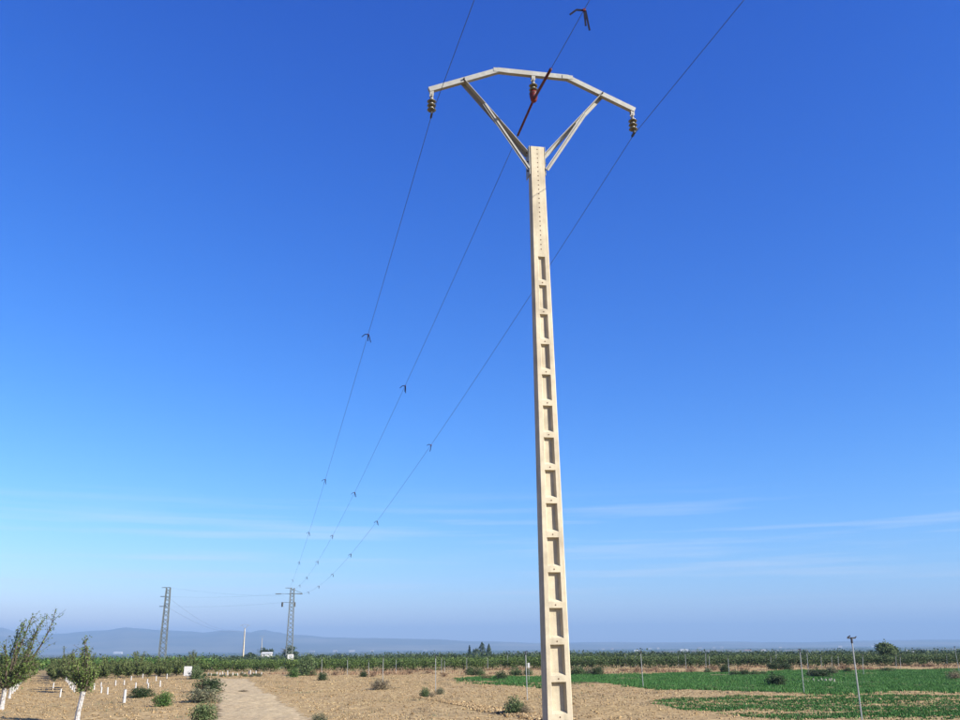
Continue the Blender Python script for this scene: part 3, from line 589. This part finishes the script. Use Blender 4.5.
# white tree guards
gm = MB().lathe([(0.055, 0.58), (0.062, 0.0)], n=10).mesh('tube', WHITE); rim = MB().lathe([(0.06, 0.585), (0.06, 0.565)], n=10).mesh('rim', PIPE)
sm = MB().tube([(0, 0, -.1), (0.01, 0, .5), (0.02, 0.01, .95)], [.016, .012, .005], 5).mesh('sapling', BARK)
P = np.random.default_rng(8).normal(size=(26,3))*np.array([.06, .06, .11]) + np.array([.015, 0, .80]); Vv, F = leaves(P, 0.06, 4, .4); sl = npmesh('leaves', Vv, F, L_ALM)
for i, (x, y, h) in enumerate([(94, 690, 1), (101, 693, .95), (107.4, 694.5, 1), (115.5, 685.5, 1), (101, 687, .9), (124, 702, 1.25), (124, 685, .9), (135.5, 689, 1), (148, 689, 1), (147, 684, .9), (142.5, 678, 1), (156, 681, 1.1), (166.7, 678.5, 1.1), (160, 687, 1.1), (131, 680, .9), (53, 688, 1), (60, 697, 1.1)]):
    p = gp(x, y); lab = 'white plastic tree guard round a bare sapling on the orchard soil' if i != 5 else 'tallest thick white tree guard standing clear of the others on soil'
    t = thing('tree_guard', lab, 'tree guard', p, rnd.uniform(0, 6.28), 'white tree guards on the orchard soil' if i != 5 else None, (1.1 if i == 5 else 0.7, 1.1 if i == 5 else 0.7, h*(0.8 if i == 5 else 0.62))); t.rotation_euler = (rnd.uniform(-.07, .07), rnd.uniform(-.07, .07), rnd.uniform(0, 6))
    g = link('tube', gm, t); link('rim', rim, g); link('sapling', sm, t)
    if i % 3 == 0: link('leaves', sl, t)
for i in range(17):                                      # guards along the vineyard edge behind the track
    px = 209 + i*3.2 + rnd.uniform(-1.4, 1.4); p = gp(px, 675.3 + rnd.uniform(-.6, .6))
    t = thing('tree_guard', 'white tree guard in the close row where the dirt track ends', 'tree guard', p, 0, 'white tree guards behind the track end', (.8, .8, rnd.uniform(.25, .7))); t.rotation_euler = (0, rnd.uniform(-.1, .1), 0)
    link('tube', gm, t)

# vineyard
vm = []
for dark in (0, 1):
    for v in range(5):
        r = np.random.default_rng(300+v+dark*9); n = 560
        P = shell(n, 0.74, 0.48, -0.02, 1.16, r, 0.5, 0.22); kk = 26; P = np.vstack([P, np.stack([r.uniform(-.7, .7, kk), r.uniform(-.3, .3, kk), r.uniform(0.85, 1.27, kk)], 1)])
        Vv, F = leaves(P, 0.12, v, 0.75); trunk = MB().tube([(0, 0, -.1), (0.03, 0, .3), (-.02, .02, .6)], [.045, .04, .035], 6)
        for s in (-1, 1): trunk.tube([(0, 0, .55), (s*.3, 0, .75), (s*.6, 0, .8)], [.03, .022, .012], 5)
        vm.append((npmesh('foliage', Vv, F, L_VINER if dark else L_VINE), trunk.mesh('trunk', BARK)))
va, vb = gp(196, 672.3), gp(985, 665.0)
nv = int((vb-va).length/1.05)
for i in range(nv):
    p = va.lerp(vb, i/nv) + Vector((rnd.uniform(-.2, .2), rnd.uniform(-.5, .5), 0)); p.z = gh(p.x, p.y); dark = p.x > 6 + rnd.uniform(-5, 5)
    t = thing('grapevine', 'dark brownish-green grapevine in the front vineyard row behind the crop' if dark else 'bright green grapevine in the front vineyard row behind the stubble', 'grapevine', p, rnd.choice((0, pi)) + rnd.uniform(-.2, .2), 'dark grapevines of the front row' if dark else 'bright grapevines of the front row', (1, 1, rnd.uniform(.85, 1.08)))
    f, tr = vm[(i*7) % 5 + (5 if dark else 0)]; link('foliage', f, t); link('trunk', tr, t)
def mass(name, label, cat, gen, leaf, m, per, seed, aspect=0.7):
    r = np.random.default_rng(seed); C = []
    for (x, y, w, h) in gen:
        P = shell(per, w, w, 0.15, h, r, 0.5, 0.3); P += np.array([x, y, gh(x, y)]); C.append(P)
    C = np.vstack(C); Vv, F = leaves(C, leaf, seed, aspect); o = stuff(link(name, npmesh(name, Vv, F, m))); return tag(o, label, cat)
r = random.Random(5)
def rows(x0, x1, d0, d1, step, sp):
    d = d0
    while d < d1:
        a, b = at(x0, 655, d).x, at(x1, 655, d).x; x = a
        while x < b: yield x + r.uniform(-.3, .3), d + r.uniform(-.4, .4) + 0.02*x, r.uniform(.6, .85), r.uniform(1.0, 1.2); x += sp
        d += step; step *= 1.10
mass('vineyard', 'bright green mass of vineyard rows behind the front row', 'vineyard', list(rows(150, 600, 105, 190, 3.0, 1.35)), 0.17, L_VINE, 130, 1)
mass('vineyard', 'dark brownish-green mass of vineyard rows behind the crop field', 'vineyard', list(rows(560, 1010, 105, 200, 3.0, 1.35)), 0.17, L_VINER, 130, 2)
mass('orchard', 'dense green orchard mass beyond the whitewashed trees', 'orchard', [(x, d, w*1.5, h*1.35) for x, d, w, h in rows(-60, 215, 104, 190, 4.0, 2.0)], 0.28, L_FRESH, 80, 3)
mass('distant_orchard', 'dark strip of distant orchard trees along the skyline', 'orchard', [(x, d, r.uniform(1.4, 2.2), r.uniform(1.6, 2.5)) for x, d, w, h in rows(-80, 1040, 215, 520, 16, 3.8)], 0.42, L_DARK, 110, 4)
mass('plain_scrub', 'dark scattered trees and hedges far out on the plain', 'scrub', [(x, d, r.uniform(3, 9), r.uniform(2, 5)) for x, d, w, h in rows(-80, 1040, 700, 3800, 190, 26) if r.random() < 0.55], 1.7, L_DARK, 46, 6)

# single trees
def leafy_tree(name, label, px, ybase, ytop, wpx, dist, m, leaf, n, seed, cone=False, tr=0.15, group=None):
    b = at(px, ytop, dist); z0 = base_z(hypot(b.x, dist)); h = b.z - z0; w = wpx*dist*1.045/945
    t = thing(name, label, 'tree', (b.x, dist, z0), 0, group); r = np.random.default_rng(seed)
    MB().tube([(0, 0, -.3), (0, 0, h*.4), (0.05*h, 0, h*.75)], [w*.05, w*.04, w*.015], 6).obj('trunk', BARK, t)
    m2 = MB(); q = random.Random(seed)
    for k in range(7): a = q.uniform(0, 6.28); zb = h*q.uniform(.25, .6); m2.tube([(0, 0, zb), (cos(a)*w*.2, sin(a)*w*.2, zb+h*.15), (cos(a)*w*.36, sin(a)*w*.36, zb+h*.22)], [w*.025, w*.015, w*.006], 4)
    m2.obj('limbs', BARK, t)
    if cone:
        zz = r.uniform(0, 1, n)**1.4; a = r.uniform(0, 6.28, n); rr = (1-zz)**.75*w*.72*r.uniform(.35, 1, n)*(1+.2*np.sin(a*5+zz*20)); P = np.stack([rr*np.cos(a), rr*np.sin(a), h*(.08+.92*zz)], 1)
    else:
        C = shell(16, w*.34, w*.34, h*.22, h*.86, r, .6, .1); per = n//16
        P = np.vstack([c + shell(per, w*.2, w*.2, -h*.13, h*.15, r, .5, .3) for c in C])
    Vv, F = leaves(P, leaf, seed, .6); link('crown', npmesh('crown', Vv, F, m), t)
leafy_tree('broadleaf_tree', 'round dark broadleaf tree alone above the right-hand vineyard'.replace('right-hand ', 'dark '), 886.5, 664, 638, 25, 118, L_SHRUB, 0.22, 4200, 1)
for i, (x, yt, w) in enumerate([(469.5, 645.5, 3.2), (482, 642.0, 9.5), (488.8, 644.0, 5.2)]):
    leafy_tree('conifer_tree', ['slim dark conifer standing apart at the skyline group', 'tallest dark conifer of the skyline group', 'small dark conifer beside the tallest one at the skyline'][i], x, 656, yt, w, 420, L_DARK, .55, 900, 20+i, True)
leafy_tree('broadleaf_tree', 'low round tree among the skyline conifers', 475.5, 656, 646.5, 9, 415, L_DARK, .5, 600, 31)
leafy_tree('broadleaf_tree', 'dark tree spreading over the white hut roof', 267, 656, 645.5, 15, 380, L_DARK, .5, 1200, 32)
leafy_tree('broadleaf_tree', 'wide dark tree seen through the lattice tower legs', 289.5, 658, 645, 23, 300, L_DARK, .5, 1800, 33)
leafy_tree('broadleaf_tree', 'low dark hedge-like tree beside the far concrete pole', 251, 658, 651.5, 15, 330, L_DARK, .5, 900, 34)

# ------------------------------------------------------------------ sprinkler risers
def riser(px, py, x2, y2, label, group=None, head=False, r_=0.018):
    p = gp(px, py); top = at(x2, y2, p.y); d = top - p
    t = thing('sprinkler_riser', label, 'sprinkler', p, 0, group)
    MB().tube([(0, 0, -.15), (d.x*.5, 0, d.z*.5), (d.x, 0, d.z)], r_, 6).obj('pipe', PIPE, t)
    m = MB()
    if head:
        m.tube([(d.x, 0, d.z-.16), (d.x, 0, d.z+.02)], .035, 8); m.bar((d.x-.13, 0, d.z), (d.x+.13, 0, d.z), .04, .045); m.tube([(d.x-.12, 0, d.z+.02), (d.x-.03, 0, d.z+.07)], .02, 6); m.tube([(d.x+.12, 0, d.z+.02), (d.x+.16, 0, d.z+.04)], .02, 6)
    else: m.tube([(d.x, 0, d.z-.1), (d.x, 0, d.z+.05)], .028, 6); m.bar((d.x-.07, 0, d.z+.03), (d.x+.08, 0, d.z+.05), .03, .03)
    m.obj('sprinkler_head', DARKM, t)
riser(862, 719, 851.4, 638, 'tallest leaning sprinkler riser with dark T-shaped head in the patchy crop', None, True, 0.021)
riser(804.2, 693.4, 799.7, 650, 'thin sprinkler riser at the straw strip next to the pale stubs', None)
riser(527.4, 702, 525.6, 652.5, 'thin sprinkler riser close beside the concrete pole', None)
riser(435.6, 691, 435.6, 656.5, 'thin sprinkler riser behind the bushes of the clod ridge', None)
riser(643.3, 687.5, 640.6, 652, 'thin sprinkler riser at the front edge of the green crop', None)
riser(382.6, 682, 383.4, 657, 'thin sprinkler riser behind the dry grey-brown bush', None)
for a in [(808.6, 675.5, 806.8, 652), (821.5, 668.5, 821, 656), (863.5, 675, 862.5, 655.4), (900.7, 669, 900, 656), (896.3, 667.5, 895.8, 655.5), (959.5, 672, 954.5, 647), (937, 665.5, 936.5, 653.5), (832, 667, 831.5, 655.5), (838.5, 667, 838, 655.5), (947, 665.5, 946.5, 655), (625.5, 668, 625.3, 653.7), (635.5, 668, 635.3, 655), (678.5, 667.5, 678, 655), (686.3, 670, 685, 653), (729.3, 676, 728, 657), (706, 671, 705.6, 652), (709.5, 669, 709.2, 655), (776.4, 667, 776, 650.5), (771, 668, 770.6, 656)]:
    riser(*a, 'thin grey sprinkler riser on the far side of the green crop', 'sprinkler risers behind the crop')
for a in [(466.7, 670, 466.6, 657.4), (441.5, 672.5, 441.5, 657.4), (444.5, 671.5, 444.5, 660), (487.8, 670, 487.7, 657), (507.7, 669.5, 507.5, 654), (321.7, 674, 321.9, 658), (347.4, 675, 347.5, 659), (368.7, 675, 368.8, 661), (396, 673, 396.1, 659)]:
    riser(*a, 'thin grey sprinkler riser along the bright vineyard edge', 'sprinkler risers along the bright vineyard')

# boards, huts and far buildings
p = gp(187.3, 679.2); t = thing('notice_board', 'white square board on a short post at the orchard corner', 'sign', p, 0.1); MB().box((0, -.035, .62), (.62, .03, .74)).obj('panel', WHITEPL, t); MB().tube([(0, 0, -.2), (0, 0, .9)], .03, 6).obj('post', PIPE, t)
p = gp(529, 681); t = thing('notice_board', 'tiny white plate on a thin stake beside the concrete pole', 'sign', p); MB().box((0, -.03, 1.05), (.15, .02, .32)).obj('plate', WHITEPL, t); MB().tube([(0, 0, -.2), (0, 0, 1.2)], .014, 6).obj('stake', PIPE, t)
def on_plain(x, y): return min(5200.0, (EYE - base_z(9000)) / max(0.0018, -(ray(x, y).z/hypot(ray(x, y).x, ray(x, y).y)))) if True else 0
def house(px, ybot, wpx, hpx, dist, label, rz=0.2, roof=True, portico=False, roofm=None):
    c = at(px, ybot, dist); s = dist*1.045/945; w, h = wpx*s, hpx*s; zb = base_z(hypot(c.x, dist)); t = thing('house', label, 'building', (c.x, dist, zb), rz)
    hh = c.z - zb + h; dpt = max(w*.6, 3.0)
    if portico:
        MB().box((0, 0, hh*.75), (w, dpt, hh*.42)).obj('wall', WHITEPL, t)
        for x in (-.44, .12, .44): MB().box((x*w, -dpt*.4, hh*.3), (w*.1, .3, hh*.6)).obj('pillar', WHITEPL, t)
        MB().box((-.05*w, dpt*.4, hh*.3), (w*.7, .2, hh*.6)).obj('back_wall', BARK, t)
    else: MB().box((0, 0, hh/2 - .5), (w, dpt, hh + 1)).obj('wall', WHITEPL, t)
    if roof:
        m = MB(); e = .25; rh = w*.09 + .3; m.v += [Vector(q) for q in ((-w/2-e, -dpt/2-e, hh), (w/2+e, -dpt/2-e, hh), (w/2+e, dpt/2+e, hh), (-w/2-e, dpt/2+e, hh), (-w/2-e, 0, hh+rh), (w/2+e, 0, hh+rh))]; m.f += [(0,1,5,4), (2,3,4,5), (0,4,3), (1,2,5), (0,3,2,1)]; m.obj('roof', roofm or WHITEPL, t)
    if not portico:
        MB().box((w*.1, -dpt/2 - .02, hh*.45), (min(1.0, w*.2), .06, hh*.7)).obj('door', BARK, t)
        MB().box((-w*.28, -dpt/2 - .02, hh*.62), (min(1.0, w*.16), .06, hh*.3)).obj('window', DARKM, t)
house(267, 656.5, 8.5, 2.5, 360, 'white hut with open portico under a dark tree', 0.1, True, True)
house(766.3, 657.5, 4.6, 3.2, 330, 'small white box hut rising above the dark vineyard', 0.1, False)
house(667, 656, 3.2, 1.3, on_plain(667, 656), 'tiny white hut in the dark orchard strip', 0.1)
house(118, 653.4, 7.5, 0.9, on_plain(118, 653.6), 'long low white warehouse before the hills', 0.05)
house(907, 653.2, 1.9, 3.0, on_plain(907, 653.2), 'narrow white tower house on the plain beyond the round tree', 0.1, False)
house(912.5, 653.2, 4.0, 1.2, on_plain(912.5, 653.2), 'low white annex beside the narrow tower house', 0.1)
house(935.5, 652.8, 3.4, 1.9, on_plain(935.5, 652.8), 'white cottage with tiled roof out on the plain', 0.1, True, False, ROOFT)
house(637, 651.8, 5.5, 1.1, on_plain(637, 651.8), 'long white farm shed behind a crop riser on the plain', 0.0)
house(684, 651.3, 7.5, 1.1, on_plain(684, 651.3), 'longest white farm shed at the edge of the plain', 0.0)
for i, (x, y, w, h) in enumerate([(748, 651.5, 8, 1.1), (763, 651.3, 6, 1), (603, 649.8, 4, 1), (612, 649.5, 3, 1.2), (650, 649.2, 4, 1.1), (658, 648.8, 3, 1.4), (700, 648.2, 5, 1.1), (714, 648.5, 3, 1.3), (722, 647.8, 4, 1.1), (780, 647.8, 4, 1), (840, 647, 5, 1.2), (872, 646.8, 3, 1), (312, 651.5, 6, 1), (335, 651.3, 5, 1.2), (352, 651, 7, 1), (372, 651, 4, 1.1), (425, 650.8, 4, 1), (545, 650, 4, 1)]):
    DD = on_plain(x, y); c = at(x, y, DD); s = DD*1.045/945; zb = base_z(DD); t = thing('house', 'pale village building far off in the haze of the plain', 'building', (c.x, DD, zb), rnd.uniform(-.3, .3), 'pale buildings far out on the plain')
    hh = max(2.5, c.z - zb + h*s*.6); MB().box((0, 0, hh/2-.5), (w*s*.8, 9, hh+1)).obj('wall', TANW, t)
    m = MB(); a, b = w*s*.4+.4, 4.9; m.v += [Vector(q) for q in ((-a, -b, hh), (a, -b, hh), (a, b, hh), (-a, b, hh), (-a, 0, hh+1.6), (a, 0, hh+1.6))]; m.f += [(0,1,5,4), (2,3,4,5), (0,4,3), (1,2,5), (0,3,2,1)]; m.obj('roof', ROOFT if i % 3 == 0 else TANW, t)

# ------------------------------------------------------------------ small ground cover
R = np.random.default_rng(42)
def inpoly(x, y, poly):
    c = np.zeros(len(x), bool); j = len(poly)-1
    for i in range(len(poly)):
        xi, yi, xj, yj = poly[i][0], poly[i][1], poly[j][0], poly[j][1]
        c ^= ((yi > y) != (yj > y)) & (x < (xj-xi)*(y-yi)/(yj-yi+1e-12) + xi); j = i
    return c
track_poly = [(p.x, p.y) for p in tl + trr[::-1]]; crop_poly = [(p.x, p.y) for p in fl + fb[::-1]]
def scatter(n, y0, y1, half=0.58):
    y = np.sqrt(R.uniform(y0*y0, y1*y1, n)); x = R.uniform(-half, half, n)*y*1.02; return x, y
def nz(x, y, s, o=0): return np.array([noise.noise((a*s, b*s*1.0, o)) for a, b in zip(x, y)])
oct_v = np.array([(1,0,0),(0,1,0),(-1,0,0),(0,-1,0),(0,0,1),(0,0,-.5)], float); oct_f = np.array([(0,1,4),(1,2,4),(2,3,4),(3,0,4),(1,0,5),(2,1,5),(3,2,5),(0,3,5)])
def clods(x, y, size, zlift=0):
    n = len(x); V = np.repeat(oct_v[None], n, 0)*R.uniform(.6, 1.4, (n, 6, 1)); a = R.uniform(0, 6.28, n); c, s = np.cos(a)[:,None], np.sin(a)[:,None]
    V = np.stack([V[:,:,0]*c - V[:,:,1]*s, V[:,:,0]*s + V[:,:,1]*c, V[:,:,2]*R.uniform(.5, .95, (n,1))], 2)*size[:,None,None]
    V[:,:,0] += x[:,None]; V[:,:,1] += y[:,None]; V[:,:,2] += (np.array([gh(a, b) for a, b in zip(x, y)]) + zlift)[:,None]
    F = (oct_f[None] + (np.arange(n)*6)[:,None,None]).reshape(-1,3); return V.reshape(-1,3), F
x, y = scatter(95000, 30, 84); keep = ~inpoly(x, y, crop_poly); tk = inpoly(x, y, track_poly); keep &= (~tk) | (R.uniform(0, 1, len(x)) < .45)
keep &= nz(x, y, .35) + R.uniform(-.5, .5, len(x)) > -0.25
x, y = x[keep], y[keep]; tk = tk[keep]; sz = R.uniform(.012, .046, len(x))*(1 + (R.uniform(0, 1, len(x)) < .05)*.9); sz[tk] *= .6
Vv, F = clods(x, y, sz); tag(stuff(link('soil_clods', npmesh('soil_clods', Vv, F, CLOD))), 'loose tan clods and stones strewn over the ploughed soil', 'clods')
# ridge of bigger clods running towards the pole
a, b = gp(412, 697), gp(552, 719); n = 4200; t_ = R.uniform(0, 1, n)**.7; off = R.normal(0, .62, n)*(0.25 + t_)
x = a.x + (b.x-a.x)*t_; y = a.y + (b.y-a.y)*t_ + off; Vv, F = clods(x, y, R.uniform(.025, .085, n)*(0.6 + .6*t_), .015)
tag(stuff(link('clod_ridge', npmesh('clod_ridge', Vv, F, CLOD))), 'ridge of large broken clods running across the stubble to the pole', 'clods')
def blades(x, y, hgt, m, name, label, cat, nb=5, spread=.05, wdt=.016, seed=0, lean=.5):
    n = len(x)*nb; X = np.repeat(x, nb) + R.normal(0, spread, n); Y = np.repeat(y, nb) + R.normal(0, spread, n); Z = np.repeat(np.array([gh(a, b) for a, b in zip(x, y)]), nb)
    H = np.repeat(hgt, nb)*R.uniform(.55, 1.15, n); a = R.uniform(0, 6.28, n); w = wdt*R.uniform(.7, 1.4, n); la = R.uniform(0, 6.28, n); ll = lean*H*R.uniform(.1, 1, n)
    V = np.stack([np.stack([X-np.cos(a)*w, Y-np.sin(a)*w, Z], 1), np.stack([X+np.cos(a)*w, Y+np.sin(a)*w, Z], 1), np.stack([X+np.cos(la)*ll, Y+np.sin(la)*ll, Z+H], 1)], 1).reshape(-1,3)
    return tag(stuff(link(name, npmesh(name, V, np.arange(3*n).reshape(n,3), m))), label, cat)
x, y = scatter(150000, 38, 96); k = inpoly(x + 1.5*nz(x, y, .5, 31), y + 4.5*nz(x, y, .22, 33) + R.normal(0, .6, len(x)), crop_poly); x, y = x[k], y[k]; k = nz(x, y, .25, 3) + R.uniform(-.4, .4, len(x)) > -.35; x, y = x[k], y[k]
blades(x, y, np.full(len(x), .15), CROP, 'crop_plants', 'dense dark green low crop covering the field', 'crop', 7, .10, .020)
patch = [(p.x, p.y) for p in (gp(640, 703), gp(700, 712), gp(790, 719), gp(1010, 722), gp(1010, 696), gp(800, 697), gp(690, 696))]
x, y = scatter(110000, 30, 60); k = inpoly(x, y + 1.2*nz(x, y, .3, 51), patch); x, y = x[k], y[k]; k = np.array([noise.noise((a*.16, b*.55, 9)) for a, b in zip(x, y)]) + R.uniform(-.45, .45, len(x)) > .0; x, y = x[k], y[k]
blades(x, y, np.full(len(x), .07), CROP, 'crop_plants', 'patchy green crop growing among straw in front of the field', 'crop', 5, .07, .024)
pl2 = [(p.x, p.y) for p in (gp(455, 683), gp(560, 690), gp(600, 688), gp(560, 682), gp(455, 678.5))]
x, y = scatter(30000, 45, 80); k = inpoly(x, y, pl2) & (nz(x, y, .3, 5) + R.uniform(-.3, .3, len(x)) > 0); x, y = x[k], y[k]
blades(x, y, np.full(len(x), .15), CROP, 'crop_plants', 'sparse green crop strip on the stubble behind the pole', 'crop', 4, .07, .026)
x, y = scatter(26000, 30, 95); k = ~inpoly(x, y, track_poly) & (x > -6 + (y-32)*-.2) & (nz(x, y, .2, 12)*1.2 + R.uniform(-.5, .5, len(x)) > -.05) & (~inpoly(x, y, crop_poly) | (nz(x, y*3, .12, 44) > .22)); x, y = x[k], y[k]
blades(x, y, np.full(len(x), .055), STRAW, 'straw_stubble', 'short pale straw stubble standing on the bare field', 'stubble', 5, .09, .012, lean=1.6)
x, y = scatter(9000, 84, 104); k = (x > -22) & (nz(x, y, .16, 20) + R.uniform(-.3, .3, len(x)) > .22); x, y = x[k], y[k]
blades(x, y, np.full(len(x), .20), RUST, 'rusty_weeds', 'rust-brown weeds fringing the foot of the vineyard', 'weeds', 6, .12, .035)
x, y = scatter(5200, 31, 82); k = ~inpoly(x, y, crop_poly) & ~inpoly(x, y, track_poly) & (nz(x, y*1.6, .23, 61) + R.uniform(-.2, .2, len(x)) > .26); x, y = x[k], y[k]
blades(x, y, np.full(len(x), .12), L_DRY, 'dry_weeds', 'thin grey-brown dry weeds in loose patches on the bare soil', 'weeds', 9, .16, .012, lean=1.0)
x, y = scatter(2600, 31, 82); k = ~inpoly(x, y, crop_poly) & ~inpoly(x, y, track_poly) & (nz(x, y*1.6, .2, 71) + R.uniform(-.2, .2, len(x)) > .34); x, y = x[k], y[k]
blades(x, y, np.full(len(x), .10), L_GREY, 'green_weeds', 'sparse grey-green seedlings in patches on the bare soil', 'weeds', 8, .14, .016, lean=.8)
# pale dried stubs in the crop
for i in range(13):
    p = gp(806 + i*2.3 + rnd.uniform(-.6, .6), 682.5 + rnd.uniform(-.8, .6)); t = thing('pale_stake', 'short pale stake in the broken row inside the green crop', 'stake', p, 0, 'pale stakes in the crop'); MB().tube([(0, 0, -.05), (rnd.uniform(-.08, .08), 0, rnd.uniform(.06, .24))], [.05, .035], 6).obj('shaft', TANW, t)

# ------------------------------------------------------------------ haze
m_ = bpy.data.materials.new('haze'); m_.use_nodes = True; n = m_.node_tree.nodes; n.clear(); o_ = n.new('ShaderNodeOutputMaterial'); pv = n.new('ShaderNodeVolumePrincipled')
pv.inputs['Color'].default_value = (0.27, 0.44, 0.68, 1); pv.inputs['Density'].default_value = 0.0002; pv.inputs['Anisotropy'].default_value = 0.0
m_.node_tree.links.new(pv.outputs[0], o_.inputs['Volume'])
stuff(tag(MB().box((0, 0, 140), (27600, 27600, 314)).obj('haze', m_), 'pale blue haze lying over the whole plain', 'haze'))
